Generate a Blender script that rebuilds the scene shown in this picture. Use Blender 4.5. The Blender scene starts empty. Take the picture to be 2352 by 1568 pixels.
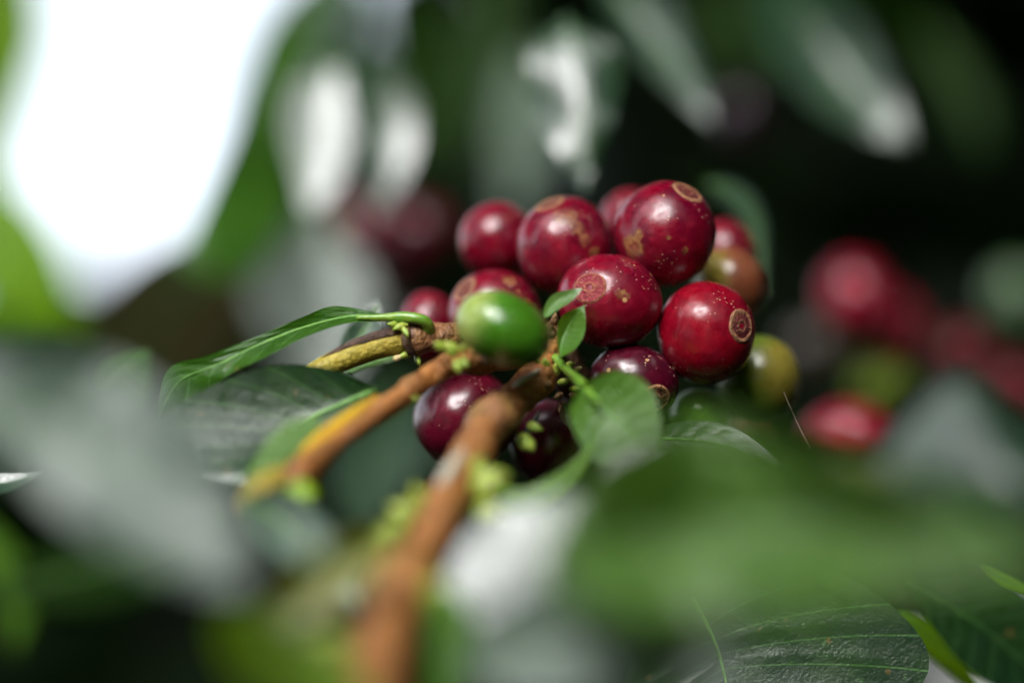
import bpy, bmesh, math, random
from mathutils import Vector, Matrix, noise as mnoise
R = math.radians
scene = bpy.context.scene
COL = scene.collection

# ------------------------------------------------------------------ camera
D = 0.411                       # metres from the lens to the plane in focus
PX = D * 36.0 / 100.0 / 2352.0  # one layout unit at that plane (frame = 2352 x 1568 units)
TILT = R(9)
cam_d = bpy.data.cameras.new('camera'); cam = bpy.data.objects.new('camera', cam_d); COL.objects.link(cam)
cam_d.lens = 100; cam_d.sensor_width = 36; cam_d.clip_start = 0.005; cam_d.clip_end = 2000
cam.location = (0, -D, 1.25); cam.rotation_euler = (R(90) + TILT, 0, 0)
cam_d.dof.use_dof = True; cam_d.dof.focus_distance = D; cam_d.dof.aperture_fstop = 2.8
scene.camera = cam
CR = cam.rotation_euler.to_matrix(); CL = Vector(cam.location)

def V(r, u, f):                 # direction from right / up / away-from-camera
    return CR @ Vector((r, u, -f))
def P(x, y, d=0.0):             # a point of the place: layout x, y at d millimetres beyond the focus plane
    s = (D + d * .001) / D
    return CL + CR @ Vector(((x - 1176) * PX * s, -(y - 784) * PX * s, -(D + d * .001)))
def S(w, d=0.0):                # a length of w layout units at depth d
    return w * PX * (D + d * .001) / D

# ------------------------------------------------------------------ light
SUN = V(-.22, .74, -.60).normalized()          # towards the bright part of the cloud
world = bpy.data.worlds.new('World'); scene.world = world; world.use_nodes = True
nt = world.node_tree; nt.nodes.clear()
sky = nt.nodes.new('ShaderNodeTexSky'); sky.sky_type = 'NISHITA'; sky.sun_disc = False
sky.sun_elevation = math.asin(SUN.z); sky.sun_rotation = math.atan2(SUN.x, SUN.y)
sky.air_density = 1.0; sky.dust_density = 4.0; sky.ozone_density = 1.0
hs = nt.nodes.new('ShaderNodeHueSaturation'); hs.inputs['Saturation'].default_value = .4
bg = nt.nodes.new('ShaderNodeBackground'); bg.inputs[1].default_value = .115
wo = nt.nodes.new('ShaderNodeOutputWorld')
nt.links.new(sky.outputs[0], hs.inputs['Color']); nt.links.new(hs.outputs[0], bg.inputs[0]); nt.links.new(bg.outputs[0], wo.inputs[0])
sd = bpy.data.lights.new('sun', 'SUN'); sun = bpy.data.objects.new('sun', sd); COL.objects.link(sun)
sd.energy = 1.5; sd.angle = R(29); sd.color = (.965, .985, 1)
sun.rotation_euler = SUN.to_track_quat('Z', 'Y').to_euler(); sun.location = (0, 0, 6)
scene.view_settings.view_transform = 'Standard'; scene.view_settings.look = 'None'
scene.view_settings.exposure = 2.25; scene.view_settings.gamma = 1; scene.view_settings.use_curve_mapping = False
scene.cycles.use_denoising = True
scene.cycles.max_bounces = 8; scene.cycles.transmission_bounces = 6; scene.cycles.diffuse_bounces = 4

# ------------------------------------------------------------------ node helpers
class NT:
    def __init__(s, name):
        s.m = bpy.data.materials.new(name); s.m.use_nodes = True
        s.t = s.m.node_tree; s.t.nodes.clear()
    def n(s, typ, **kw):
        x = s.t.nodes.new(typ)
        for k, v in kw.items():
            if k.startswith('_'): setattr(x, k[1:], v)
        return x
    def l(s, a, b): s.t.links.new(a, b)
    def put(s, sock, v):
        if hasattr(v, 'is_output'): s.l(v, sock)
        elif isinstance(v, (tuple, list)) and len(v) == 3 and sock.type == 'RGBA': sock.default_value = (*v, 1)
        else: sock.default_value = v
    def math(s, op, a, b=0.0, c=None, clamp=False):
        x = s.t.nodes.new('ShaderNodeMath'); x.operation = op; x.use_clamp = clamp
        s.put(x.inputs[0], a); s.put(x.inputs[1], b)
        if c is not None: s.put(x.inputs[2], c)
        return x.outputs[0]
    def mix(s, f, a, b):
        x = s.t.nodes.new('ShaderNodeMix'); x.data_type = 'RGBA'
        s.put(x.inputs[0], f); s.put(x.inputs[6], a); s.put(x.inputs[7], b)
        return x.outputs[2]
    def noise(s, scale, detail=3, rough=.5, vec=None, dist=0.0):
        x = s.t.nodes.new('ShaderNodeTexNoise')
        x.inputs['Scale'].default_value = scale; x.inputs['Detail'].default_value = detail
        x.inputs['Roughness'].default_value = rough; x.inputs['Distortion'].default_value = dist
        s.l(vec or s.co(), x.inputs['Vector'])
        return x.outputs['Fac']
    def co(s):
        if not hasattr(s, '_co'): s._co = s.t.nodes.new('ShaderNodeTexCoord')
        return s._co.outputs['Object']
    def uv(s):
        s.co(); return s._co.outputs['UV']
    def vor(s, scale, feature='F1', vec=None):
        x = s.t.nodes.new('ShaderNodeTexVoronoi'); x.feature = feature; x.inputs['Scale'].default_value = scale
        s.l(vec or s.co(), x.inputs['Vector']); return x
    def ramp(s, f, lo, hi, a=0.0, b=1.0):
        x = s.t.nodes.new('ShaderNodeMapRange'); x.interpolation_type = 'SMOOTHSTEP'
        s.put(x.inputs[0], f); x.inputs[1].default_value = lo; x.inputs[2].default_value = hi
        x.inputs[3].default_value = a; x.inputs[4].default_value = b
        return x.outputs[0]
    def scaled(s, sx, sy, sz, src=None):
        x = s.t.nodes.new('ShaderNodeVectorMath'); x.operation = 'MULTIPLY'
        s.l(src or s.co(), x.inputs[0]); x.inputs[1].default_value = (sx, sy, sz); return x.outputs[0]
    def bump(s, h, dist, strength=1.0):
        x = s.t.nodes.new('ShaderNodeBump'); x.inputs['Distance'].default_value = dist; x.inputs['Strength'].default_value = strength
        s.l(h, x.inputs['Height']); return x.outputs[0]
    def pbr(s, col, rough=.5, spec=.5, coat=0.0, coatr=.1, sss=0.0, sssr=(1, .2, .1), ssss=.002, normal=None, alpha=1.0, trans=0.0):
        p = s.t.nodes.new('ShaderNodeBsdfPrincipled')
        s.put(p.inputs['Base Color'], col); s.put(p.inputs['Roughness'], rough)
        s.put(p.inputs['Specular IOR Level'], spec); s.put(p.inputs['Coat Weight'], coat); s.put(p.inputs['Coat Roughness'], coatr)
        if sss:
            p.inputs['Subsurface Weight'].default_value = sss; p.inputs['Subsurface Radius'].default_value = sssr
            p.inputs['Subsurface Scale'].default_value = ssss
        if normal is not None: s.l(normal, p.inputs['Normal'])
        p.inputs['Alpha'].default_value = alpha; p.inputs['Transmission Weight'].default_value = trans
        return p.outputs[0]
    def out(s, sh):
        o = s.t.nodes.new('ShaderNodeOutputMaterial'); s.l(sh, o.inputs[0]); return s.m

def leaf_mat(name, base, base2, vein, trans, tcol, rough=.32, coat=.3, spots=0.0, nveins=9.0, spec=.55, bk=.45, cr=.22):
    t = NT(name)
    sp = t.n('ShaderNodeSeparateXYZ'); t.l(t.uv(), sp.inputs[0])
    u, v = sp.outputs[0], sp.outputs[1]
    av = t.math('ABSOLUTE', t.math('SUBTRACT', v, .5))                 # 0 at the midrib, .5 at the margin
    ph = t.math('FRACT', t.math('SUBTRACT', t.math('MULTIPLY', u, nveins), t.math('MULTIPLY', t.math('POWER', av, 1.0), 2.6)))
    dv = t.math('ABSOLUTE', t.math('SUBTRACT', ph, .5))
    vn = t.ramp(dv, .465, .495)
    n1 = t.noise(90, 4); n2 = t.noise(700, 3)
    c = t.mix(t.ramp(n1, .35, .65), base, base2)
    c = t.mix(t.math('MULTIPLY', vn, .8), c, vein)
    c = t.mix(t.ramp(n2, .62, .75, 0, .25), c, vein)
    if spots:
        vo = t.vor(330); sel = t.math('GREATER_THAN', t.noise(110, 2), .57)
        c = t.mix(t.math('MULTIPLY', t.math('MULTIPLY', t.ramp(vo.outputs['Distance'], .16, .24, 1, 0), sel), spots), c, (.16, .10, .03))
    h = t.math('ADD', t.math('MULTIPLY', t.noise(420, 4, .6, None, .6), bk), t.math('MULTIPLY', t.noise(2200, 2), .25))
    nm = t.bump(h, .0008, .5)
    rr = t.ramp(t.noise(400, 3), .3, .7, rough * .8, rough * 1.25)
    p = t.pbr(c, rr, spec, coat, cr, normal=nm)
    tr = t.n('ShaderNodeBsdfTranslucent'); t.put(tr.inputs[0], t.mix(t.math('MULTIPLY', vn, .4), tcol, vein))
    mx = t.n('ShaderNodeMixShader'); mx.inputs[0].default_value = trans
    t.l(p, mx.inputs[1]); t.l(tr.outputs[0], mx.inputs[2])
    return t.out(mx.outputs[0])

LM = {
 'dark': leaf_mat('leaf_dark', (.006, .024, .008), (.012, .038, .008), (.06, .16, .05), .10, (.05, .16, .01), .33, .12, .6, spec=.32),
 'mid': leaf_mat('leaf_mid', (.020, .072, .005), (.032, .10, .006), (.12, .28, .08), .25, (.13, .38, .01), .38, .1, .4, spec=.35),
 'light': leaf_mat('leaf_light', (.05, .145, .010), (.075, .185, .014), (.2, .38, .12), .32, (.26, .52, .01), .38, .1, spec=.4),
 'lime': leaf_mat('leaf_lime', (.10, .26, .005), (.14, .32, .005), (.25, .45, .02), .55, (.42, .70, .005), .4, .2),
 'waxy': leaf_mat('leaf_waxy', (.012, .036, .018), (.020, .055, .022), (.05, .12, .05), .08, (.06, .16, .02), .36, 1.0),
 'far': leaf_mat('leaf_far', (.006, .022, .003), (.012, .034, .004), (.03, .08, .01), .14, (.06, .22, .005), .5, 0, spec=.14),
 'sheen': leaf_mat('leaf_sheen', (.065, .155, .022), (.11, .23, .04), (.14, .28, .06), .22, (.2, .42, .02), .5, .5, spec=.6),
 'bloom': leaf_mat('leaf_bloom', (.014, .050, .024), (.024, .072, .034), (.06, .12, .06), .06, (.06, .16, .02), .58, .9, spec=.95, cr=.45),
 'gloss': leaf_mat('leaf_gloss', (.006, .026, .008), (.013, .042, .008), (.07, .18, .04), .08, (.05, .16, .01), .36, .5, .6, spec=.5, cr=.3, nveins=9),
 'yellow': leaf_mat('leaf_yellow', (.14, .19, .01), (.19, .20, .012), (.3, .3, .08), .3, (.4, .4, .02), .4, .1, .5),
 'brown': leaf_mat('leaf_brown', (.022, .040, .006), (.042, .034, .010), (.14, .10, .05), .2, (.14, .12, .03), .5, .1),
}
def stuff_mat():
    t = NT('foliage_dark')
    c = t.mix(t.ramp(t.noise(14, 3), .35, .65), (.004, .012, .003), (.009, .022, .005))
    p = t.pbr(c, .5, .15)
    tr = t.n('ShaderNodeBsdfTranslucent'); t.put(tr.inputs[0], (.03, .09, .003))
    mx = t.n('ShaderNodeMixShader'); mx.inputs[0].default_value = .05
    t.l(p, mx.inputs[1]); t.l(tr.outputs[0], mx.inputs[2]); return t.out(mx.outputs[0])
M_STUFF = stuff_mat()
def plain(name, c1, c2, rough=.5, scale=600, coat=0.0, sss=0.0, bumpd=.0003):
    t = NT(name)
    c = t.mix(t.ramp(t.noise(scale, 4), .35, .65), c1, c2)
    return t.out(t.pbr(c, rough, .5, coat, .24, sss=sss, sssr=(.6, 1, .2), ssss=.001, normal=t.bump(t.noise(scale * 1.7, 3), bumpd, .6)))
M_RIB = plain('midrib_green', (.10, .25, .04), (.15, .33, .06), .4)
M_RIBD = plain('midrib_dark', (.03, .10, .02), (.05, .15, .03), .4)
M_PET = plain('petiole_green', (.10, .24, .02), (.17, .30, .03), .35, coat=.3)
M_BUD = plain('bud_green', (.24, .36, .04), (.38, .42, .07), .4, 900, coat=.2, sss=.3)
M_BUDTIP = plain('bud_tip_cream', (.55, .42, .16), (.62, .5, .25), .4, 900)
M_DRY = plain('dry_scale_brown', (.12, .055, .02), (.30, .17, .07), .7, 1200, bumpd=.0006)
M_SCALE = plain('papery_stipule', (.45, .45, .35), (.62, .6, .5), .45, 900)
M_SOIL = plain('soil_brown', (.04, .028, .018), (.07, .05, .03), .9, 30, bumpd=.02)
M_THREAD = plain('silk_thread', (.5, .4, .3), (.6, .5, .4), .4, 900)

def bark_mat(name, c1, c2, c3, streak=True, yel=None):
    t = NT(name)
    sp = t.n('ShaderNodeSeparateXYZ'); t.l(t.uv(), sp.inputs[0])
    st = t.scaled(14, 60, 1, t.uv())          # long fibres
    n1 = t.noise(1.0, 4, .6, st); n2 = t.noise(260, 5, .6); n3 = t.noise(1500, 3)
    c = t.mix(t.ramp(n2, .38, .62), c1, c2)
    c = t.mix(t.ramp(n1, .50, .62, 0, .8), c, c3)
    c = t.mix(t.ramp(t.noise(75, 4, .6), .52, .66, 0, .35), c, (.30, .20, .03))
    if yel: c = t.mix(t.ramp(t.noise(140, 3), yel[1], yel[1] + .06), c, yel[0])
    c = t.mix(t.ramp(n3, .66, .75, 0, .6), c, (.05, .025, .01))
    h = t.math('ADD', t.math('MULTIPLY', n1, .7), t.math('ADD', t.math('MULTIPLY', n2, .6), t.math('MULTIPLY', n3, .35)))
    return t.out(t.pbr(c, .5, .5, .15, .3, normal=t.bump(h, .0011, .8)))
M_BARK = bark_mat('bark_orange_brown', (.36, .125, .022), (.20, .065, .014), (.46, .25, .08))
M_BARK2 = bark_mat('bark_brown', (.24, .10, .035), (.15, .065, .03), (.34, .17, .06))
M_YEL = bark_mat('stem_yellow_green', (.40, .30, .02), (.30, .25, .02), (.50, .40, .05))
M_YEL2 = bark_mat('stem_yellow', (.75, .45, .01), (.68, .36, .01), (.6, .42, .02))
M_DKB = bark_mat('bark_dark_strip', (.045, .022, .014), (.09, .04, .02), (.14, .06, .03))

# cherry skins --------------------------------------------------------------
def skin(name, c1, c2, blush=None, bdir=None, scars=(), specks=.5, dark=None, rough=.30, coat=.5, sss=.05, dust=.5):
    """c1/c2: skin colours; blush: colour the fruit turns to around bdir; scars: (direction, size, elongation noise)"""
    t = NT(name)
    nz = t.n('ShaderNodeVectorMath'); nz.operation = 'NORMALIZE'; t.l(t.co(), nz.inputs[0])
    def dist(dr):
        x = t.n('ShaderNodeVectorMath'); x.operation = 'DISTANCE'; t.l(nz.outputs[0], x.inputs[0]); x.inputs[1].default_value = V(*dr).normalized(); return x.outputs['Value']
    c = t.mix(t.ramp(t.noise(160, 4, .55), .3, .7), c1, c2)
    # fine longitudinal mottling
    c = t.mix(t.ramp(t.noise(900, 3, .6), .45, .8, 0, .35), c, tuple(min(1, k * 1.8 + .015) for k in c1))
    if blush: c = t.mix(t.ramp(t.math('ADD', dist(bdir), t.math('MULTIPLY', t.noise(180, 3), .5)), .75, 1.35, 1, 0), c, blush)
    mask = None
    for (dr, size, amp) in scars:
        f = t.math('ADD', dist(dr), t.math('MULTIPLY', t.math('SUBTRACT', t.noise(330, 4, .6), .5), amp))
        m = t.ramp(f, size * .6, size * 1.05, 1, 0)
        mask = m if mask is None else t.math('MAXIMUM', mask, m)
    if mask is not None:
        sc = t.mix(t.ramp(t.noise(1100, 3), .35, .65), (.28, .135, .04), (.13, .035, .016))
        sc = t.mix(t.ramp(mask, .35, .8), (.15, .035, .012), sc)
        c = t.mix(t.math('MULTIPLY', mask, t.ramp(t.noise(700, 4), .3, .6, .35, .85)), c, sc)
    vo = t.vor(520); sel = t.math('GREATER_THAN', t.noise(150, 2), .62 - .14 * specks)
    wn = t.n('ShaderNodeSeparateColor'); t.l(vo.outputs['Color'], wn.inputs[0])
    rad = t.math('MULTIPLY', t.math('SUBTRACT', wn.outputs[0], .45, clamp=True), .36)
    dot = t.math('MULTIPLY', t.math('LESS_THAN', vo.outputs['Distance'], rad), sel)
    c = t.mix(t.math('MULTIPLY', dot, .8), c, (.55, .33, .14))
    vo2 = t.vor(1500); dot2 = t.math('MULTIPLY', t.math('LESS_THAN', vo2.outputs['Distance'], .19), t.math('GREATER_THAN', t.noise(240, 2), .56))
    c = t.mix(t.math('MULTIPLY', dot2, dust), c, (.6, .42, .28))
    h = t.math('ADD', t.math('MULTIPLY', t.noise(260, 3), .8), t.math('ADD', t.math('MULTIPLY', dot, .25), t.math('MULTIPLY', t.noise(2200, 3), .10)))
    if mask is not None: h = t.math('ADD', h, t.math('MULTIPLY', mask, .2))
    rr = t.ramp(t.noise(380, 5, .65), .3, .75, rough * .7, rough * 1.6)
    if mask is not None: rr = t.math('ADD', rr, t.math('MULTIPLY', mask, .2))
    return t.out(t.pbr(c, rr, .32, coat, .2, sss=sss, ssss=.0015, normal=t.bump(h, .0005, .35)))

def calyx_mat(name, ring, inner, rough_brown=False, lo=.7):
    t = NT(name)
    sp = t.n('ShaderNodeSeparateXYZ'); t.l(t.uv(), sp.inputs[0]); u = sp.outputs[0]
    uu = t.math('ADD', u, t.math('MULTIPLY', t.math('SUBTRACT', t.noise(900, 3), .5), .12))
    n = t.noise(1500, 4, .6)
    c = t.mix(t.ramp(n, .50, .62, 0, 1.0 if rough_brown else .5), inner, ring)
    c = t.mix(t.ramp(uu, lo, lo + .08), c, ring)
    c = t.mix(t.ramp(uu, .94, 1.0), c, inner)
    c = t.mix(t.ramp(t.math('ABSOLUTE', t.math('SUBTRACT', uu, .30)), .03, .08, .6, 0), c, ring)
    c = t.mix(t.ramp(uu, .10, .2, 1, 0), c, (.03, .012, .008))
    c = t.mix(t.ramp(t.noise(2600, 3), .60, .70, 0, .6), c, (.08, .03, .015))
    return t.out(t.pbr(c, .6, .35, normal=t.bump(t.math('ADD', n, t.noise(2600, 3)), .0004, .8)))

# ------------------------------------------------------------------ object helpers
def tag(o, label=None, cat=None, group=None, kind=None):
    if label: o['label'] = label
    if cat: o['category'] = cat
    if group: o['group'] = group
    if kind: o['kind'] = kind
    return o
def mesh(name, verts, faces, mat, origin, parent=None, uvs=None, smooth=True):
    me = bpy.data.meshes.new(name)
    me.from_pydata([tuple(v - origin) for v in verts], [], faces)
    if uvs:
        ul = me.uv_layers.new(name='UVMap')
        for lp in me.loops: ul.data[lp.index].uv = uvs[lp.vertex_index]
    me.materials.append(mat)
    if smooth: me.polygons.foreach_set('use_smooth', [True] * len(me.polygons))
    o = bpy.data.objects.new(name, me); COL.objects.link(o)
    if parent is not None:
        o.parent = parent; o.location = origin - abs_loc(parent)
    else: o.location = origin
    ABS[o.name] = Vector(origin)
    return o
ABS = {}
def abs_loc(o): return ABS[o.name]
def cat(pts, t):
    """Catmull-Rom through pts at t in 0..1"""
    n = len(pts) - 1
    if n < 1: return pts[0]
    f = min(max(t, 0), 1) * n; i = min(int(f), n - 1); f -= i
    p1, p2 = pts[i], pts[i + 1]
    p0 = pts[i - 1] if i > 0 else tuple(2 * a - b for a, b in zip(p1, p2))
    p3 = pts[i + 2] if i + 2 <= n else tuple(2 * b - a for a, b in zip(p1, p2))
    return tuple(.5 * (2 * b + (c - a) * f + (2 * a - 5 * b + 4 * c - d) * f * f + (3 * b - a - 3 * c + d) * f ** 3) for a, b, c, d in zip(p0, p1, p2, p3))

def tube_geo(pts, n=None, seg=14, lump=0.0, seed=0, close=True):
    """pts: (x, y, d, radius) in layout units"""
    n = n or (len(pts) - 1) * 10
    C = []; Rr = []
    for i in range(n + 1):
        q = cat(pts, i / n); C.append(P(q[0], q[1], q[2])); Rr.append(S(q[3], q[2]))
    vs, fs, uv = [], [], []
    up = V(0, 1, 0.1).normalized(); L = 0
    for i in range(n + 1):
        T = (C[min(i + 1, n)] - C[max(i - 1, 0)]).normalized()
        a = T.cross(up)
        if a.length < .2: a = T.cross(V(1, 0, 0))
        a.normalize(); b = a.cross(T); 
        if i: L += (C[i] - C[i - 1]).length
        for j in range(seg):
            th = 2 * math.pi * j / seg
            dr = a * math.cos(th) + b * math.sin(th)
            r = Rr[i]
            if lump: r *= 1 + lump * mnoise.noise((C[i] + dr * r) * 320 + Vector((seed, 0, 0))) + lump * .5 * mnoise.noise((C[i] + dr * r) * 900)
            vs.append(C[i] + dr * r); uv.append((j / seg, L * 20))
    for i in range(n):
        for j in range(seg):
            k = (j + 1) % seg
            fs.append((i * seg + j, i * seg + k, (i + 1) * seg + k, (i + 1) * seg + j))
    if close:
        for (ring, c, sg) in ((0, C[0], -1), (n, C[n], 1)):
            T = (C[min(ring + 1, n)] - C[max(ring - 1, 0)]).normalized()
            vs.append(c + T * sg * Rr[ring] * .5); uv.append((0, 0)); ci = len(vs) - 1
            for j in range(seg):
                k = (j + 1) % seg
                fs.append((ci, ring * seg + j, ring * seg + k) if sg > 0 else (ci, ring * seg + k, ring * seg + j))
    return vs, fs, uv, C[0]
def tube(name, pts, mat, parent=None, **kw):
    vs, fs, uv, o = tube_geo(pts, **kw)
    return mesh(name, vs, fs, mat, o, parent, uv)

# ------------------------------------------------------------------ leaves
def deeper(d): return d * 1.5 if d >= 55 else (d * 1.12 if d <= -30 else d)
LEAVES = []
def leaf(label, mid, w=None, Lc=None, Rc=None, d=0.0, g=(0, 0), mat='mid', fold=0.0, arch=0.0, wave=0.0, wf=2.5, ph=0.0, pillow=.35,
         nu=44, nv=22, rib=None, petiole=None, dpts=None, prof=.75, group=None, nveins=9.0, cat_name='leaf', name='coffee_leaf', ribr=5, curl=0.0):
    """mid: midrib points (x, y) base -> tip, w: half width; or the two margins Lc, Rc as point lists.
    d: depth of the middle in mm, g: slope (mm of depth per mm to the right / upwards); fold/arch/wave/curl/pillow in mm."""
    d = deeper(d)
    cx = sum(p[0] for p in mid) / len(mid); cy = sum(p[1] for p in mid) / len(mid)
    mm = PX * 1000 * (D + d * .001) / D
    def dd(x, y, t):
        if dpts: return cat([(q,) for q in dpts], t)[0] + g[0] * (x - cat(mid, t)[0]) * mm + g[1] * (cat(mid, t)[1] - y) * mm
        return d + g[0] * (x - cx) * mm + g[1] * (cy - y) * mm
    vs, fs, uv = [], [], []; Mp = []
    rnd = random.Random(int(cx * 7 + cy * 13)); sd_ = rnd.random() * 50
    for i in range(nu + 1):
        t = i / nu; m = Vector(cat(mid, t))
        if Lc:
            l = Vector(cat(Lc, t)); r = Vector(cat(Rc, t))
        else:
            T = Vector(cat(mid, min(1, t + .02))) - Vector(cat(mid, max(0, t - .02))); T.normalize(); nn = Vector((T.y, -T.x))
            ww = w * (math.sin(math.pi * t ** .85) ** prof if 0 < t < 1 else 0) * (1 - .25 * t)
            l = m + nn * ww; r = m - nn * ww
        for j in range(nv + 1):
            s = -1 + 2 * j / nv; a = abs(s)
            q = m + ((l - m) if s < 0 else (r - m)) * a
            dz = fold * (1 - a ** 1.4) * math.sin(math.pi * min(1, .1 + t)) + arch * (2 * t - 1) ** 2 + wave * a * a * math.sin(2 * math.pi * (t * wf + ph + (.3 if s > 0 else 0)))
            dz += curl * a ** 3
            fr = (t * nveins - a * 1.3) % 1.0
            dz -= pillow * (1 - abs(2 * fr - 1) ** 2.5) * min(1, a * 4) * (1 - a ** 6) * .5 * -1 if False else pillow * (.5 - .5 * (1 - abs(2 * ((fr + .5) % 1.0) - 1) ** 2)) * min(1, a * 4) * (1 - a ** 6)
            dz += .25 * pillow * mnoise.noise(Vector((t * 9, s * 5, sd_)))
            dep = dd(q.x, q.y, t) + dz
            # keep the outline where it is meant to be while depth changes
            vs.append(P(q.x, q.y, dep)); uv.append((t, .5 + s * .5))
            if j == nv // 2: Mp.append((q.x, q.y, dep))
    for i in range(nu):
        for j in range(nv):
            a = i * (nv + 1) + j; fs.append((a, a + 1, a + nv + 2, a + nv + 1))
    org = P(mid[0][0], mid[0][1], Mp[0][2])
    o = mesh(name, vs, fs, LM[mat], org, None, uv)
    if o.data.polygons[0].normal.dot(CL - vs[0]) < 0 and sum(p.normal.dot(CL - org) for p in o.data.polygons) < 0: o.data.flip_normals()
    tag(o, label, cat_name, group)
    K = max(2, nu // 6)
    rp = [(*Mp[i * nu // K], ribr * (1 - .75 * i / K)) for i in range(K + 1)]
    tube('midrib', rp, rib or (M_RIBD if mat in ('dark', 'waxy', 'brown') else M_RIB), o, seg=8, close=False)
    if petiole: tube('petiole', petiole, M_PET, o, seg=12)
    LEAVES.append(o)
    return o

# ------------------------------------------------------------------ cherries
def cherry(label, x, y, rx, ry, d, mat, calyx=None, cmat=None, rot=0.0, rz=None, seed=0, group=None, pedicel=None, seg=64, cr=.33):
    """calyx: direction (right, up, away) of the flower scar; rot: tilt of the outline in degrees"""
    d = deeper(d)
    c = P(x, y, d); a, b = S(rx, d), S(ry, d); cz = S(rz, d) if rz else (a + b) / 2
    cr_, sr = math.cos(R(rot)), math.sin(R(rot))
    A = calyx and Vector(calyx).normalized()
    def surf(n, lift=0.0):
        # n: unit vector right / up / away
        q = Vector((n.x * cr_ + n.y * sr, -n.x * sr + n.y * cr_, n.z))
        k = 1 + .030 * mnoise.noise(Vector(n) * 1.5 + Vector((seed * 3.1, 0, 0))) + .006 * mnoise.noise(Vector(n) * 4.5 + Vector((seed * 3.1, 0, 0)))
        if A is not None:
            ang = n.angle(A); k -= .035 * math.exp(-(ang / .34) ** 2) ; k += .010 * math.exp(-((ang - .40) / .12) ** 2)
        q = Vector((q.x * a, q.y * b, q.z * cz)) * k + q * lift
        q = Vector((q.x * cr_ - q.y * sr, q.x * sr + q.y * cr_, q.z))
        return c + V(q.x, q.y, q.z)
    ax = A or Vector((0, 0, 1))
    e1 = ax.cross(Vector((.3, .9, .2))).normalized(); e2 = ax.cross(e1)
    def dirn(th, ph): return (ax * math.cos(th) + (e1 * math.cos(ph) + e2 * math.sin(ph)) * math.sin(th)).normalized()
    vs, fs = [], []; nr = seg // 2
    for i in range(nr + 1):
        for j in range(seg): vs.append(surf(dirn(math.pi * i / nr, 2 * math.pi * j / seg)))
    for i in range(nr):
        for j in range(seg):
            k = (j + 1) % seg; fs.append((i * seg + j, (i + 1) * seg + j, (i + 1) * seg + k, i * seg + k))
    o = mesh('coffee_cherry', vs, fs, mat, c)
    bm = bmesh.new(); bm.from_mesh(o.data); bmesh.ops.remove_doubles(bm, verts=bm.verts, dist=1e-7); bmesh.ops.recalc_face_normals(bm, faces=bm.faces); bm.to_mesh(o.data); bm.free()
    tag(o, label, 'coffee cherry', group)
    if calyx and cmat:
        vs, fs, uv = [], [], []; nr, ns = 16, 48
        rr_ = (a + b) / 2
        for i in range(nr + 1):
            u = i / nr
            for j in range(ns):
                th = u * cr * (1 + .05 * mnoise.noise(Vector((math.cos(j / ns * 6.283) * 1.5, math.sin(j / ns * 6.283) * 1.5, seed))))
                n = dirn(th, 2 * math.pi * j / ns)
                lift = rr_ * (.008 + .018 * math.exp(-((u - .85) / .09) ** 2) + .012 * math.exp(-((u - .3) / .09) ** 2) - .03 * math.exp(-(u / .14) ** 2)
                              + .008 * mnoise.noise(n * 30 + Vector((seed, 1, 0)))) * min(1, (1 - u) * 9) - (rr_ * .004 if u > .97 else 0)
                vs.append(surf(n, lift)); uv.append((u, j / ns))
        for i in range(nr):
            for j in range(ns):
                k = (j + 1) % ns; fs.append((i * ns + j, (i + 1) * ns + j, (i + 1) * ns + k, i * ns + k))
        q = mesh('calyx_scar', vs, fs, cmat, vs[0].copy(), o, uv)
        bm = bmesh.new(); bm.from_mesh(q.data); bmesh.ops.recalc_face_normals(bm, faces=bm.faces)
        f0 = max(bm.faces, key=lambda f: f.calc_area())
        if f0.normal.dot(V(*A)) < 0: bmesh.ops.reverse_faces(bm, faces=bm.faces)
        bm.to_mesh(q.data); bm.free()
    if pedicel: tube('stalk', pedicel, M_PET, o, seg=10)
    return o

# ================================================================== SETTING
def ground():
    n = 40; vs, fs = [], []
    for i in range(n + 1):
        for j in range(n + 1):
            x = (i / n * 2 - 1); y = (j / n * 2 - 1)
            X = math.copysign(abs(x) ** 3, x) * 400; Y = math.copysign(abs(y) ** 3, y) * 400
            vs.append(Vector((X, Y, .04 * mnoise.noise(Vector((X * 1.3, Y * 1.3, 0))))))
    for i in range(n):
        for j in range(n):
            a = i * (n + 1) + j; fs.append((a, a + n + 1, a + n + 2, a + 1))
    tag(mesh('ground', vs, fs, M_SOIL, Vector((0, 0, 0))), kind='structure')
ground()

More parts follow.
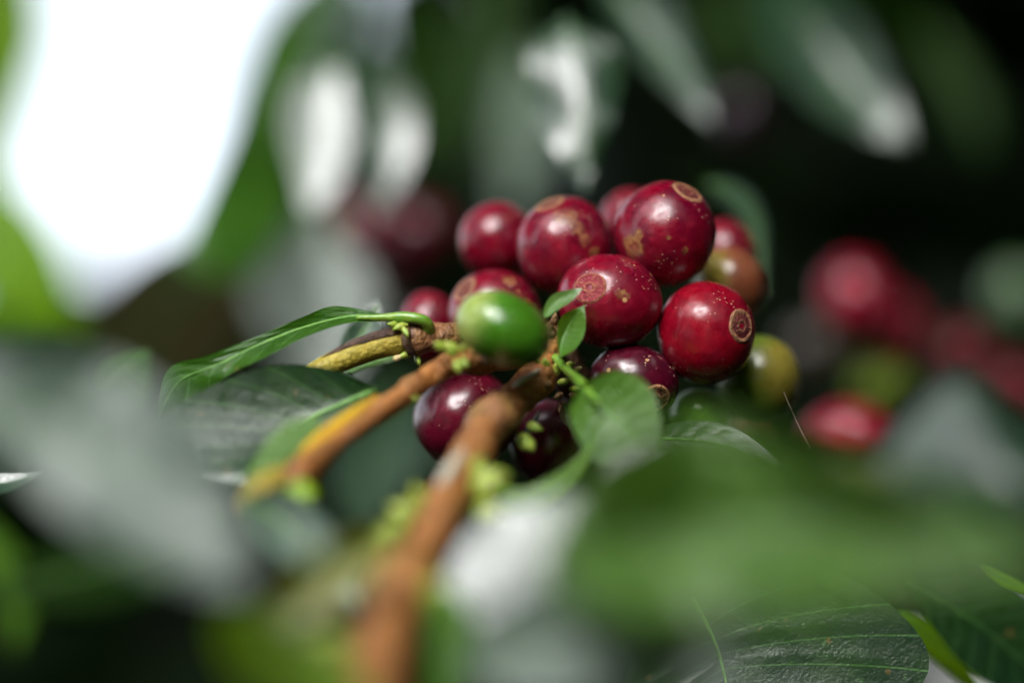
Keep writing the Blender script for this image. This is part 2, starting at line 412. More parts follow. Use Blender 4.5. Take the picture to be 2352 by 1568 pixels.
def to_cam(p):
    q = CR.transposed() @ (p - CL); return q.x, q.y, -q.z
def in_view(p, m=1.0):
    x, y, z = to_cam(p)
    if z <= .02: return None
    return 1176 + x / z * D / PX, 784 - y / z * D / PX
def gap(p, rad):
    """True where the crown is left open, partly shaped to steer light onto fruit and leaves"""
    x, y, z = to_cam(p)
    c0 = P(1300, 750, 0); dr = (p - c0).normalized(); q = CR.transposed() @ dr
    az = Vector((q.x, q.y, -q.z))
    k = in_view(p)
    if z < D + .02 and math.hypot(x, y) < .12 + .25 * max(0, z): return True       # room for the lens
    if z > D and k:
        X, Y = k; mg = rad / z * D / PX * 1.0
        lim = 690 if X > -200 else 1100; E_ = [(150, 690), (300, 600), (430, 510), (510, 410), (560, 260), (620, 130), (720, 10), (900, -60)]
        for (xa, ya), (xb, yb) in zip(E_, E_[1:]):
            if xa <= X - mg * .7 <= xb: lim = ya + (yb - ya) * (X - mg * .7 - xa) / (xb - xa)
        poly_hit = (X < 900 + mg * .7 and Y < lim + mg * .7 and Y > -1500)
        if poly_hit: return True
        if 2080 - mg * .5 < X < 2300 + mg and 1450 - mg * .5 < Y < 2100: return True
        if X > 2260 - mg * .5 and 1330 - mg * .5 < Y < 1700: return True
    elif az.x < -.25 and az.y > -.05 and az.z > -.3: return True                    # open flank on the left
    for an, ang in SHAFTS:
        if (p - an).normalized().dot(SUN) > math.cos(R(ang)): return (mnoise.noise(dr * 8.5) > -.24)                                 # unseen canopy opened here so sunlight reaches the chosen spots
    return False
SHAFTS = [(P(1300, 750, 0), 28), (P(1250, 200, 150), 15), (P(650, 300, 150), 18), (P(900, 1200, -90), 20), (P(1900, 100, 140), 12), (P(1700, 1100, -80), 20), (P(200, 1000, -80), 20), (P(2000, 750, 110), 12)]
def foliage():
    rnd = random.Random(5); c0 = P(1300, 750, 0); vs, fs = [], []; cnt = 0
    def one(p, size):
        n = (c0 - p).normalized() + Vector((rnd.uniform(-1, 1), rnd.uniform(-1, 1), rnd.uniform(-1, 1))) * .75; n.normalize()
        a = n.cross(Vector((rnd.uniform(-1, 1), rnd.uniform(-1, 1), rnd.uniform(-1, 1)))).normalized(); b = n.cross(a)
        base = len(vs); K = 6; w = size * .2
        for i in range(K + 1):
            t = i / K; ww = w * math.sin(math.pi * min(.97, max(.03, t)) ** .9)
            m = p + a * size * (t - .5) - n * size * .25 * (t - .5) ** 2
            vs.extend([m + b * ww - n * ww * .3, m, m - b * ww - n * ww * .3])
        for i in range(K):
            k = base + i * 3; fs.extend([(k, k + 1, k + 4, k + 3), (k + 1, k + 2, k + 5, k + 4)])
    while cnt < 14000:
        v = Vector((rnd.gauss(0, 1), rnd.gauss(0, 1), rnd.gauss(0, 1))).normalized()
        rad = rnd.uniform(.42, 1.0); p = c0 + v * rad  # out-of-view leaves overhead and behind the lens are added to darken the scene
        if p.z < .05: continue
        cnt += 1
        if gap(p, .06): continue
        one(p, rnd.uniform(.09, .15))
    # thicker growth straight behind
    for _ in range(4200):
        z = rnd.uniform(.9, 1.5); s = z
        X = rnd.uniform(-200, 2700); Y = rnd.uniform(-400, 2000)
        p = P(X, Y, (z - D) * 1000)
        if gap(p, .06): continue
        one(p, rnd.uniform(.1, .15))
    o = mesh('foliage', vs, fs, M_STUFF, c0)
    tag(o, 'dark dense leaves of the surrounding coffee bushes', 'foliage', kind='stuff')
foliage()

# ================================================================== BACKGROUND LEAVES
BGG = 'blurred leaves behind the fruit cluster'
leaf('backlit lime green leaf at the left edge of the picture, under the white sky gap', [(-130, 330), (10, 560), (90, 690), (150, 800)], w=130, d=110, g=(.3, .2), mat='lime', group=BGG, arch=3)
leaf('yellow green leaf in the top left corner beside the white sky gap', [(-120, -350), (-20, 0), (-20, 200), (-60, 560)], w=150, d=170, mat='lime', group=BGG)
leaf('dark green leaf under the lime leaf at the left edge', [(-120, 700), (30, 760), (150, 760), (260, 720)], w=95, d=120, g=(0, -.2), mat='mid', group=BGG)
leaf('olive brown leaf left of the cluster, low beside the white sky gap', [(600, 540), (440, 640), (360, 740), (300, 900)], Lc=[(600, 540), (400, 550), (240, 660), (180, 800), (300, 900)], Rc=[(600, 540), (580, 700), (520, 830), (420, 900), (300, 900)], d=100, g=(.3, -.3), mat='brown', group=BGG)
leaf('dull green leaf along the right rim of the white sky gap', [(790, 20), (670, 240), (600, 410), (530, 540), (400, 600)], Lc=[(740, -60), (560, 140), (520, 300), (460, 460), (400, 600)], Rc=[(790, 20), (700, 300), (670, 480), (560, 640), (400, 600)], dpts=[210, 190, 140, 120, 115], d=120, g=(-.1, .1), mat='mid', group=BGG, fold=2)
leaf('bright green leaf bordering the top right rim of the white sky gap', [(800, -120), (660, 40), (590, 170), (540, 300)], w=60, d=135, g=(.4, -.3), mat='light', group=BGG)
leaf('pale green leaf at the top edge above the oval white leaf', [(800, -80), (770, 0), (765, 90), (750, 170)], w=75, d=130, g=(-.6, .5), mat='waxy', group=BGG)
leaf('oval leaf shining white left of top centre', [(770, 150), (740, 240), (735, 360), (715, 490)], w=95, d=66, g=(-.06, .43), mat='waxy', group=BGG, fold=.9, pillow=.1)
leaf('grey shining leaf overlapping the right of the oval white leaf', [(800, 120), (870, 230), (885, 360), (860, 500)], w=85, d=64, g=(.2, .3), mat='waxy', group=BGG, fold=2)
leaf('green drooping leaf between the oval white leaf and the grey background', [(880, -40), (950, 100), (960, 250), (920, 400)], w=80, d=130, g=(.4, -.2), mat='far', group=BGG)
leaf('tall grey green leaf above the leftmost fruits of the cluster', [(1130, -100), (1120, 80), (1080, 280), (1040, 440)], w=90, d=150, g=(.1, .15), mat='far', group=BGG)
leaf('dim grey leaf hanging above the cluster, left of the curled leaf', [(1200, 120), (1210, 250), (1200, 380), (1160, 520)], w=75, d=120, g=(0, .1), mat='bloom', group=BGG)
leaf('curled leaf with a bright white streak above the cluster', [(1300, 40), (1330, 160), (1345, 300), (1345, 440)], Lc=[(1300, 40), (1215, 120), (1225, 250), (1290, 370), (1345, 440)], Rc=[(1300, 40), (1420, 120), (1415, 240), (1380, 350), (1345, 440)],
     d=52, g=(-.14, .44), mat='waxy', group=BGG, fold=-2.4, wave=.8, pillow=.1)
leaf('long leaf shining white at the top edge, with a thin drooping green tip', [(1340, -120), (1460, 30), (1560, 140), (1640, 290)], Lc=[(1340, -120), (1500, -40), (1590, 110), (1640, 290)], Rc=[(1340, -120), (1410, 60), (1500, 165), (1640, 290)],
     d=60, g=(-.2, .42), mat='waxy', group=BGG, fold=2.6, arch=-2, pillow=.2)
leaf('broad grey leaf with two pale streaks near the top right', [(1740, -80), (1850, 60), (1960, 200), (2090, 330)], w=125, d=66, g=(-.05, .32), mat='waxy', group=BGG, fold=5, pillow=.4)
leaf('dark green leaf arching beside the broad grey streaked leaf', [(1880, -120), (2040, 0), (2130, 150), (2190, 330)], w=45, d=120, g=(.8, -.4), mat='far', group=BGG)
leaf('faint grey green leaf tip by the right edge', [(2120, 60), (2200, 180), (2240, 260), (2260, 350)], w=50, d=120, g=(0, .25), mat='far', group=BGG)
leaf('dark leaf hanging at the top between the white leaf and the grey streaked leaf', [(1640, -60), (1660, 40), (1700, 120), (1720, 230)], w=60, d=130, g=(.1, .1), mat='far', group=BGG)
leaf('large blue grey leaf behind the curled green leaf, left of the cluster', [(760, 480), (740, 600), (730, 740), (720, 930)], w=190, d=100, g=(-.1, .42), mat='bloom', group=BGG, fold=2)
leaf('dark leaf with a grey rim behind the right fruits of the cluster', [(1620, 420), (1690, 450), (1735, 520), (1750, 690)], w=30, d=50, g=(.6, .3), mat='bloom', group=BGG)
leaf('dark teal leaf hanging below the twigs, left of the brown branch', [(940, 860), (880, 960), (850, 1080), (830, 1260)], w=150, d=70, g=(.1, -.25), mat='bloom', group=BGG, fold=2)
leaf('small pale mint leaf tip standing behind the long curled leaf', [(800, 860), (820, 790), (850, 740), (872, 688)], w=42, d=14, g=(-.12, .47), mat='waxy', fold=1, rib=M_RIB)
leaf('narrow pale green leaf edge under the yellow twig', [(960, 800), (900, 815), (840, 835), (780, 862)], w=12, d=12, g=(0, .4), mat='light')
leaf('small green leaf tip rising behind the pale blurred leaf at left', [(200, 960), (250, 880), (300, 840), (345, 800)], Lc=[(200, 960), (225, 850), (280, 815), (345, 800)], Rc=[(200, 960), (300, 980), (340, 900), (345, 800)], d=22, g=(.5, .1), mat='mid')
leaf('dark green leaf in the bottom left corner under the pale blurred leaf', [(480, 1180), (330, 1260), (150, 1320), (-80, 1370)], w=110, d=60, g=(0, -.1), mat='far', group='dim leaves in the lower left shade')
leaf('lime green leaf at the lower left edge', [(-60, 1190), (0, 1290), (40, 1380), (30, 1500)], w=50, d=60, g=(.3, 0), mat='light', group='dim leaves in the lower left shade')

# ================================================================== FRUIT
RED1, RED2 = (.18, .0008, .013), (.085, .0006, .009)
WINE1, WINE2 = (.075, .001, .011), (.04, .001, .008)
CAL0 = calyx_mat('calyx_thin_ring', (.34, .13, .06), (.22, .018, .03), lo=.84)
CAL1 = calyx_mat('calyx_tan_ring', (.30, .14, .07), (.10, .012, .014), lo=.66)
CAL2 = calyx_mat('calyx_rough_brown', (.36, .17, .08), (.10, .03, .015), True)
k1 = skin('skin_red_centre', (.19, .001, .014), (.10, .001, .011), scars=[((.20, .14, -.93), .13, .5), ((.30, .10, -.9), .08, .5)], specks=1.0)
cherry('red cherry in the cluster centre with a ringed scar touched by a small leaf tip', 1400, 692, 123, 109, 4.5, k1, (-.40, .27, -.86), CAL0, seed=1, cr=.35, rot=-8, seg=96)
k2 = skin('skin_red_high', RED1, (.075, .001, .012), scars=[((-.62, -.22, -.72), .27, .55), ((-.50, -.02, -.8), .16, .4), ((.02, -.1, -1), .05, .1), ((.33, -.35, -.88), .10, .4)], specks=.9)
cherry('highest red cherry, with tan scars on its left and a scar ring on top', 1527, 539, 118, 124, 9, k2, (.43, .80, -.42), CAL1, seed=2, rot=-10, seg=96, cr=.34)
k3 = skin('skin_red_right', (.23, .001, .010), (.125, .001, .009), specks=.55)
cherry('bright red cherry at the right front with a scar ring on its right side', 1622, 765, 113, 119, 5, k3, (.68, .14, -.72), CAL1, seed=3, seg=96, cr=.35)
k4 = skin('skin_wine_low', WINE1, WINE2, specks=1.1, dust=.8)
cherry('small wine red cherry at the bottom front with a crusty brown scar', 1458, 877, 103, 87, 4.5, k4, (.43, -.42, -.80), CAL2, seed=4, rot=-15, seg=96, cr=.42)
k5 = skin('skin_red_streak', RED1, (.08, .001, .012), scars=[((.02, .62, -.8), .30, .5), ((.22, .38, -.9), .22, .45), ((.40, .12, -.9), .18, .4), ((.55, -.12, -.8), .14, .3), ((-.3, .88, -.3), .35, .3)], specks=.3)
cherry('red cherry with a tan streak running down from its top', 1298, 568, 112, 115, 14, k5, (-.34, .90, -.30), CAL1, seed=5, seg=80)
k6 = skin('skin_red_back', RED1, RED2, specks=.2)
cherry('red cherry at the upper left of the cluster with a shine on its side', 1143, 554, 90, 90, 24, k6, seed=6)
k7 = skin('skin_red_scarred', RED1, RED2, scars=[((.3, .72, -.6), .22, .4)], specks=.3)
cherry('red cherry right behind the green one, blotched tan on top', 1138, 722, 108, 104, 14, k7, (-.6, .5, -.4), CAL1, seed=7)
cherry('small red cherry at the far left of the cluster above the brown twig', 985, 752, 68, 84, 24, k6, seed=8)
kg = skin('skin_green', (.045, .16, .007), (.035, .12, .005), blush=(.26, .34, .08), bdir=(-.95, .35, -.2), specks=.0, dust=0, sss=.15)  # paler yellow green towards the upper left
cherry('smooth unripe green cherry at the front of the cluster', 1157, 756, 114, 83, -14, kg, seed=9, rot=-24, seg=80)
k10 = skin('skin_wine_under', (.11, .002, .014), (.07, .002, .010), specks=.1)
cherry('dark wine red cherry hanging under the twig, left of the brown branch', 1068, 962, 118, 116, 9, k10, seed=10, seg=80)
k11 = skin('skin_purple', (.09, .005, .018), (.06, .004, .015), specks=.3)
cherry('dark purple cherry half hidden behind the brown branch', 1262, 1015, 92, 100, 12, k11, seed=11)
cherry('red cherry peeping out behind the tan streaked and the highest cherries', 1452, 512, 76, 78, 28, k6, seed=12)
cherry('red cherry half hidden behind the right shoulder of the highest cherry', 1664, 588, 74, 84, 30, k6, seed=13)
kb = skin('skin_brown', (.20, .06, .025), (.15, .045, .02), blush=(.25, .20, .03), bdir=(-.8, .2, -.5), specks=.1)
cherry('reddish brown half ripe cherry behind the right side of the cluster', 1675, 652, 83, 84, 21, kb, seed=14)
ko = skin('skin_olive', (.085, .13, .010), (.065, .11, .008), blush=(.17, .14, .02), bdir=(.6, .2, -.6), specks=.2)
cherry('olive green cherry at the lower right of the cluster', 1742, 870, 95, 102, 17, ko, seed=15)
kg2 = skin('skin_green_small', (.14, .34, .02), (.11, .28, .015), specks=.6)
cherry('small green cherry under the bottom cherries, above a dark leaf edge', 1608, 955, 68, 64, 12, kg2, seed=16)
kp = skin('skin_pinkish', (.38, .09, .05), (.30, .06, .04), specks=0)
cherry('pinkish cherry peeping out below the olive green cherry', 1722, 1010, 52, 48, 32, kp, seed=17)
BGC = 'blurred cherries in the background'
k20 = skin('skin_far_red', (.26, .002, .022), (.17, .001, .014), specks=0)
cherry('upper left cherry of the blurred red pair at right', 1968, 682, 80, 90, 78, k20, seed=20, group=BGC)
cherry('lower right cherry of the blurred red pair at right', 2050, 752, 74, 82, 84, k20, seed=21, group=BGC)
k22 = skin('skin_far_dark', (.13, .001, .006), (.08, .001, .005), specks=0, rough=.4, coat=.1)
cherry('dark red blurred cherry just right of the red pair', 2212, 815, 66, 64, 88, k22, seed=22, group=BGC)
cherry('dark red blurred cherry at the right edge above the pale leaf', 2325, 905, 78, 74, 92, k22, seed=23, group=BGC)
cherry('blurred red cherry with pink shine low at right, above the big foreground leaf', 1952, 1012, 98, 82, 58, k20, seed=24, group=BGC)
kl = skin('skin_lime', (.20, .30, .004), (.16, .26, .004), specks=0, dust=0)
cherry('blurred yellow green unripe cherry below the red pair at right', 2026, 880, 66, 54, 85, kl, seed=25, group=BGC)
kgg = skin('skin_grey_green', (.07, .13, .05), (.05, .10, .04), specks=0, dust=0)
cherry('blurred grey green unripe cherry at the right edge, high above the others', 2335, 690, 66, 84, 100, kgg, seed=26, group=BGC)
kd = skin('skin_dry', (.06, .045, .03), (.04, .028, .02), specks=.2)
cherry('blurred greyish dried cherry between the cluster and the red pair', 1878, 800, 68, 66, 95, kd, seed=27, group=BGC)
kv = skin('skin_violet', (.020, .002, .012), (.012, .001, .008), specks=0, coat=.1)
cherry('very dark purple cherry above the highest cherry in the gloom', 1705, 268, 50, 70, 100, kv, seed=28, group=BGC)
cherry('blurred maroon cherry under the oval white leaf', 850, 525, 80, 75, 92, k10, seed=29, group=BGC)
cherry('blurred maroon cherry left of the upper left red cherry', 965, 545, 82, 82, 85, k10, seed=30, group=BGC)
cherry('blurred maroon cherry lowest of the three above the blue grey leaf', 905, 620, 66, 60, 95, k10, seed=31, group=BGC)
kq = skin('skin_rosy', (.28, .10, .06), (.20, .08, .04), specks=0)
cherry('blurred rosy brown cherry against the olive brown leaf at left', 370, 620, 58, 70, 135, kq, seed=32, group=BGC)

# ================================================================== BRANCHES
def bud(parent, x, y, d, r, ang, ln=2.2, tip=None, mat=None):
    dx, dy = math.cos(R(ang)), -math.sin(R(ang))
    pts = [(x, y, d, r * .7), (x + dx * r * ln * .5, y + dy * r * ln * .5, d - .5, r), (x + dx * r * ln, y + dy * r * ln, d - 1, r * .6), (x + dx * r * ln * 1.35, y + dy * r * ln * 1.35, d - 1, r * .15)]
    b = tube('bud', pts, mat or M_BUD, parent, seg=12, lump=.4, seed=x)
    if tip: tube('bud_tip', [(pts[2][0], pts[2][1], pts[2][2], r * .6), (pts[3][0] + dx * r * .4, pts[3][1] + dy * r * .4, d - 1.2, r * .75), (pts[3][0] + dx * r, pts[3][1] + dy * r, d - 1.2, r * .3)], M_BUDTIP, b, seg=10)
    return b
# main branch, coming towards the camera
mb = tube('coffee_branch', [(1268, 790, 5, 32), (1240, 858, -1, 42), (1192, 912, -6, 41), (1132, 967, -13, 46), (1088, 1030, -22, 45), (1048, 1110, -31, 44), (1008, 1195, -40, 50), (966, 1275, -48, 46), (925, 1350, -56, 62), (895, 1430, -63, 58), (868, 1530, -71, 66), (840, 1680, -80, 74)],
          M_BARK, n=160, seg=36, lump=.24)
tag(mb, 'thick orange brown branch running from the cluster down to the bottom edge', 'branch')
tube('node_collar', [(1158, 936, -9, 40), (1130, 962, -13, 56), (1110, 990, -17, 44)], M_BARK2, mb, seg=24, lump=.25, seed=4)
tube('node_collar', [(950, 1305, -52, 54), (925, 1348, -56, 78), (908, 1395, -60, 60)], M_BARK, mb, seg=24, lump=.2, seed=9)
tube('bark_flake', [(1165, 905, -7, 3), (1190, 880, -8, 7), (1225, 858, -6, 6), (1240, 848, -5, 2)], M_SCALE, mb, seg=8)
tube('pale_bark_patch', [(1196, 893, -7, 3), (1172, 918, -10, 8), (1150, 940, -13, 3)], M_SCALE, mb, seg=12, lump=.4)
tube('pale_bark_patch', [(1066, 1030, -28, 5), (1030, 1080, -34, 14), (1008, 1115, -37, 6)], M_SCALE, mb, seg=12, lump=.2)
bud(mb, 1158, 905, -7, 10, 195, 2.6, tip=True)
for (x, y, d, r, a) in [(1090, 1120, -34, 34, 20), (1100, 1165, -36, 30, -30), (950, 1190, -38, 26, 150), (925, 1215, -42, 34, 200), (975, 1160, -36, 22, 120), (850, 1300, -56, 40, 160), (985, 1370, -60, 38, 10), (1000, 1400, -62, 30, -40),
                        (1215, 975, -8, 14, -20), (1195, 1000, -10, 20, -50), (800, 1500, -68, 50, 170), (900, 1275, -50, 26, 170), (1000, 1440, -66, 40, 0), (1085, 1085, -31, 18, 60)]:
    bud(mb, x, y, d, r, a, 1.8)
# fruiting node at the top of the branch
for (x, y, d, r, a, mt) in [(1275, 860, -2, 12, 80, M_BUD), (1255, 845, -3, 9, 100, M_BUD), (1285, 880, -3, 10, 20, M_BUD), (1310, 893, -2, 9, 0, M_BUD), (1262, 880, -4, 12, 200, M_DRY), (1300, 840, -1, 8, 20, M_BUD), (1320, 850, -1, 7, 25, M_BUDTIP),
                           (1268, 775, -2, 14, 95, M_DRY), (1272, 745, 0, 10, 80, M_DRY), (1290, 925, 0, 10, -90, M_DRY), (1310, 905, 0, 7, -30, M_DRY), (1240, 835, -3, 7, 140, M_BUD), (1290, 905, -1, 8, -150, M_DRY)]:
    bud(mb, x, y, d, r, a, 2.0, mat=mt)
tube('dark_node_core', [(1250, 760, 9, 36), (1290, 830, 8, 44), (1330, 900, 10, 40), (1320, 980, 12, 30)], M_DKB, mb, seg=20, lump=.3)

# brown twig with the yellow flank
tw = tube('coffee_twig', [(1185, 805, 2, 38), (1100, 822, -4, 38), (1065, 828, -6, 31), (1020, 845, -8, 28), (950, 888, -13, 26), (870, 945, -18, 24), (800, 995, -23, 23), (735, 1045, -28, 26), (690, 1085, -32, 34), (665, 1110, -34, 24)], M_BARK, n=140, seg=30, lump=.24, seed=3)
tag(tw, 'brown twig with a bright yellow flank slanting down left from the green cherry', 'twig')
tube('yellow_stem_flank', [(868, 912, -16, 7), (818, 948, -19, 15), (768, 984, -23, 17), (718, 1022, -26, 15), (690, 1050, -29, 8)], M_YEL2, tw, seg=20)
tube('yellow_stem_flank', [(985, 885, -10, 8), (935, 915, -13, 16), (890, 950, -16, 12), (865, 972, -18, 6)], M_YEL2, tw, seg=16)
bud(tw, 690, 1100, -33, 36, -80, 1.7, mat=plain('bud_lime', (.25, .42, .02), (.32, .5, .03), .4))
tube('twig_stub', [(650, 1085, -32, 22), (610, 1120, -34, 32), (580, 1160, -36, 34), (565, 1180, -37, 14)], M_YEL, tw, seg=16, lump=.15)
for (x, y, d, r, a) in [(1045, 812, -12, 13, 130), (1055, 805, -12, 11, 30), (1050, 828, -12, 11, -80), (1020, 800, -11, 10, 150), (1062, 822, -12, 10, -60), (930, 918, -14, 12, 10)]:
    bud(tw, x, y, d, r, a, 2.0)

# upper twig with the olive stem
ut = tube('coffee_twig', [(1110, 770, 8, 32), (1050, 772, 3, 32), (1000, 773, 1, 34), (955, 778, 0, 40), (935, 782, 0, 33)], M_BARK2, n=60, seg=24, lump=.12, seed=5)
tag(ut, 'short brown upper twig that turns olive yellow left of its knot', 'twig')
tube('olive_stem', [(945, 778, 0, 30), (900, 788, -1, 29), (840, 805, -2, 28), (770, 832, -3, 28), (690, 880, -4, 26), (620, 940, -4, 24)], M_YEL, ut, seg=24, n=60, lump=.04)
tube('dark_bark_strip', [(930, 763, -1.4, 7), (880, 768, -2.3, 12), (810, 790, -3.2, 10), (760, 812, -4, 5), (735, 824, -4, 2)], M_DKB, ut, seg=12, lump=.3)
tube('knot_ridge', [(938, 745, -1, 8), (932, 780, -2.8, 10), (945, 812, -2, 8)], M_DKB, ut, seg=12, lump=.35)
for (x, y, d, r, a, tp) in [(935, 745, -2, 12, 200, False), (915, 748, -2, 9, 170, False), (940, 812, -1, 10, 200, True), (955, 815, 0, 9, -70, False), (925, 752, -2.6, 9, -60, False)]:
    bud(ut, x, y, d, r, a, 2.2, tip=tp)

# ================================================================== NEAR LEAVES
leaf('long curling green leaf on a bent yellow green stalk, upper left of the twigs', [(885, 727), (800, 728), (700, 752), (600, 790), (500, 838), (410, 878), (357, 975)],
     Lc=[(885, 722), (770, 703), (690, 730), (590, 772), (480, 815), (385, 850), (357, 975)], Rc=[(885, 738), (800, 742), (710, 770), (620, 815), (530, 858), (470, 905), (357, 975)],
     dpts=[0, -1, -3, -5, -6, -4, -2], g=(.1, .9), mat='mid', fold=1.2, nu=110, nv=26, wave=.5,
     petiole=[(968, 790, 3, 17), (982, 768, 0, 19), (980, 742, -2, 14), (960, 732, -2.5, 13), (925, 728, -2, 13), (880, 729, -1.5, 9), (820, 729, -1, 5)])
leaf('dark glossy leaf below the olive twig, left of the brown twig', [(865, 893), (780, 930), (700, 965), (640, 1010), (585, 1060), (540, 1110)],
     Lc=[(865, 893), (770, 850), (640, 838), (500, 880), (370, 960), (330, 1060), (540, 1110)], Rc=[(865, 893), (800, 950), (740, 985), (680, 1045), (640, 1090), (600, 1110), (540, 1110)],
     d=-14, g=(-.05, .55), mat='gloss', fold=3.5, nu=110, nv=44, pillow=.14, rib=M_RIB, ribr=6)
leaf('small pale leaf tip lying across the scar ring of the centre cherry', [(1250, 728), (1275, 695), (1305, 680), (1338, 662)], w=20, d=-5, g=(-.14, .47), mat='sheen', fold=.6, pillow=.05, ribr=2, nu=50)
leaf('small upright green leaf in front of the centre cherry', [(1286, 822), (1292, 780), (1312, 740), (1343, 700)], Lc=[(1286, 822), (1279, 770), (1292, 725), (1343, 700)], Rc=[(1286, 822), (1322, 800), (1344, 760), (1343, 700)], d=-5, g=(-.1, .36), mat='light', fold=1.6, pillow=.05, ribr=3, nu=50)
leaf('round green leaf blade in front of the bottom cherry, on a short green stalk', [(1325, 880), (1380, 935), (1440, 985), (1500, 1040)], Lc=[(1330, 885), (1420, 850), (1500, 900), (1525, 1040)], Rc=[(1330, 885), (1310, 960), (1370, 1060), (1520, 1080)],
     d=-17, g=(-.12, .34), mat='light', fold=1.5, pillow=.15, petiole=[(1275, 820, -2, 10), (1300, 848, -5, 10), (1335, 880, -12, 11), (1375, 925, -17, 5)])
leaf('tiny withered leaf scrap dangling under the node', [(1297, 925), (1300, 945), (1300, 960), (1310, 985)], w=17, d=-3, g=(.3, 0), mat='brown', fold=.5, pillow=.1, ribr=2)
leaf('thin grey sliver of a bract beside the purple cherry', [(1195, 1010), (1215, 985), (1230, 965), (1242, 938)], w=9, d=-6, mat='waxy', ribr=1.5, pillow=0)
leaf('dark crisp edged leaf with fine veins under the bottom cherries', [(1440, 1010), (1560, 1010), (1680, 1030), (1850, 1110)], Lc=[(1440, 1030), (1545, 972), (1690, 985), (1850, 1110)], Rc=[(1440, 1010), (1560, 1110), (1700, 1140), (1850, 1110)], d=0, g=(.0, .62), mat='gloss', pillow=.16, nu=90, nv=40, fold=1)
FG = 'large blurred leaves in the foreground'
leaf('large pale grey green leaf blurred in the left foreground', [(-140, 900), (60, 960), (250, 1060), (420, 1190), (590, 1350)],
     Lc=[(-140, 860), (60, 800), (290, 850), (500, 1020), (590, 1350)], Rc=[(-140, 960), (10, 1060), (160, 1190), (380, 1320), (590, 1360)], d=-82, g=(-.02, .36), mat='bloom', fold=2, pillow=.6, wave=1.2, group=FG)
leaf('bright green leaf edge under the pale blurred leaf, beside the dark glossy leaf', [(735, 960), (670, 1005), (615, 1060), (560, 1130)], w=42, d=-24, g=(-.1, .25), mat='light')
leaf('grey leaf blurred between the twig stub and the brown branch', [(560, 1150), (650, 1200), (740, 1280), (830, 1400)], w=85, d=-38, g=(0, .5), mat='bloom', group=FG, fold=2)
leaf('yellow green leaf blurred at the lower left of the brown branch', [(900, 1230), (790, 1300), (660, 1400), (500, 1480)], w=70, d=-62, g=(.1, .1), mat='yellow', group=FG, fold=2)
leaf('lime green leaf crossing the bottom edge left of the brown branch', [(500, 1400), (600, 1500), (740, 1560), (880, 1640)], w=95, d=-72, g=(0, .2), mat='lime', group=FG)
leaf('narrow green leaf along the right side of the brown branch at the bottom', [(1010, 1340), (1040, 1440), (1030, 1540), (1000, 1680)], w=60, d=-62, g=(-.3, .1), mat='light', group=FG)
leaf('pale shining leaf blurred just right of the brown branch', [(1360, 1120), (1290, 1250), (1230, 1370), (1200, 1560)], Lc=[(1360, 1120), (1120, 1190), (1020, 1400), (1180, 1600)], Rc=[(1360, 1120), (1480, 1250), (1530, 1450), (1300, 1600)], d=-58, g=(-.13, .50), mat='waxy', group=FG, fold=.3, wave=.3, pillow=.1)
leaf('light green strap shaped leaf curving right from the branch below the purple cherry', [(1090, 1100), (1150, 1140), (1220, 1145), (1310, 1085), (1370, 1000)], w=32, d=-24, g=(.1, .2), mat='lime')
leaf('huge green leaf blurred across the lower right foreground', [(1240, 1300), (1500, 1230), (1800, 1200), (2100, 1210), (2420, 1300)],
     Lc=[(1240, 1260), (1380, 1040), (1650, 960), (2050, 1080), (2420, 1250)], Rc=[(1240, 1330), (1450, 1420), (1800, 1400), (2100, 1370), (2420, 1320)], d=-88, g=(-.10, .38), mat='sheen', fold=11, pillow=4, wave=5, nu=60, nv=30, group=FG, ribr=8)
leaf('green leaf blurred at the right edge with a white shine near its top', [(2480, 1180), (2350, 1120), (2200, 1080), (1950, 1150)], Lc=[(2480, 1250), (2350, 1260), (2150, 1250), (1950, 1150)], Rc=[(2480, 1050), (2330, 960), (2180, 880), (1950, 1150)], d=-66, g=(-.24, .42), mat='waxy', fold=-5, group=FG)
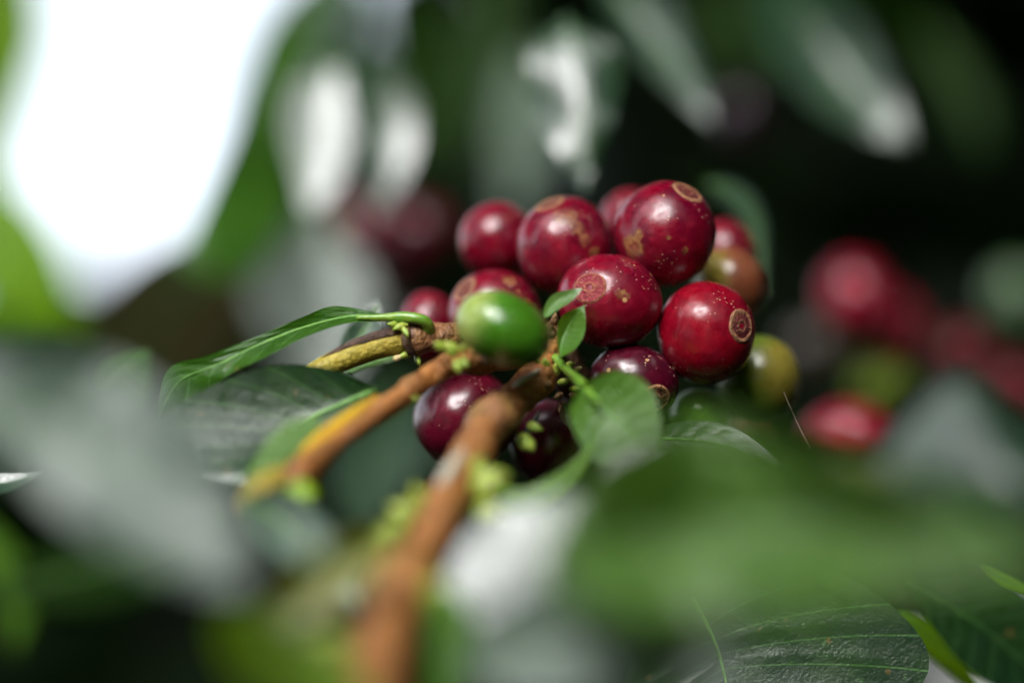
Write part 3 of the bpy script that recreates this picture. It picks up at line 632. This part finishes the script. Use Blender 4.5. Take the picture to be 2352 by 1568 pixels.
leaf('grey green leaf blurred along the bottom edge right of the branch', [(1050, 1520), (1250, 1480), (1450, 1470), (1720, 1560)], w=150, d=-80, g=(-.12, .46), mat='bloom', group=FG, fold=2)
leaf('dark veined leaf in focus at the bottom right', [(1590, 1370), (1640, 1470), (1670, 1580), (1700, 1800)], Lc=[(1590, 1370), (1800, 1270), (2060, 1400), (2110, 1580), (1700, 1800)], Rc=[(1590, 1370), (1480, 1450), (1430, 1600), (1450, 1700), (1700, 1800)], d=0, g=(.05, .18), mat='gloss', pillow=.3, fold=1.5, nu=110, nv=50, rib=M_RIB, nveins=7)
leaf('dark green leaf in the bottom right corner', [(2080, 1330), (2200, 1400), (2330, 1500), (2480, 1640)], Lc=[(2080, 1320), (2280, 1330), (2420, 1440), (2480, 1640)], Rc=[(2080, 1330), (2150, 1450), (2260, 1560), (2480, 1640)], d=18, g=(.3, .1), mat='dark')
leaf('yellow green leaf edge slanting beside the white gap at the bottom right', [(2060, 1400), (2130, 1460), (2200, 1530), (2300, 1640)], w=32, d=26, g=(.2, -.3), mat='lime')
leaf('slim yellow green leaf tip at the right edge above the white sliver', [(2250, 1290), (2300, 1325), (2350, 1350), (2420, 1400)], w=16, d=10, mat='lime', ribr=2)
leaf('added yellowish leaf standing in for a yellow spot on the huge green leaf', [(1790, 1200), (1860, 1120), (1950, 1070), (2060, 1075)], w=46, d=-74, g=(-.1, .3), mat='yellow', group=FG)  # extra leaf, added as a yellowish spot on the leaf behind it
leaf('added waxy leaf standing in for a highlight just below the round green blade', [(1370, 1090), (1440, 1050), (1520, 1035), (1640, 1050)], w=44, d=-52, g=(-.10, .36), mat='waxy', group=FG, pillow=.1)  # extra waxy leaf, put in only to give the white highlight here
leaf('tiny glossy leaf tip at the left edge below the pale blurred leaf', [(-80, 1118), (-20, 1112), (30, 1105), (95, 1086)], w=26, d=-6, g=(0, .9), mat='waxy', ribr=2, fold=.6, pillow=.1)
th = tube('spider_thread', [(1800, 900, 0, .25), (1822, 950, 0, .25), (1838, 985, 0, .8), (1862, 1030, 0, .25)], M_THREAD, seg=6)
tag(th, 'fine spider silk thread hanging beside the olive green cherry', 'thread')
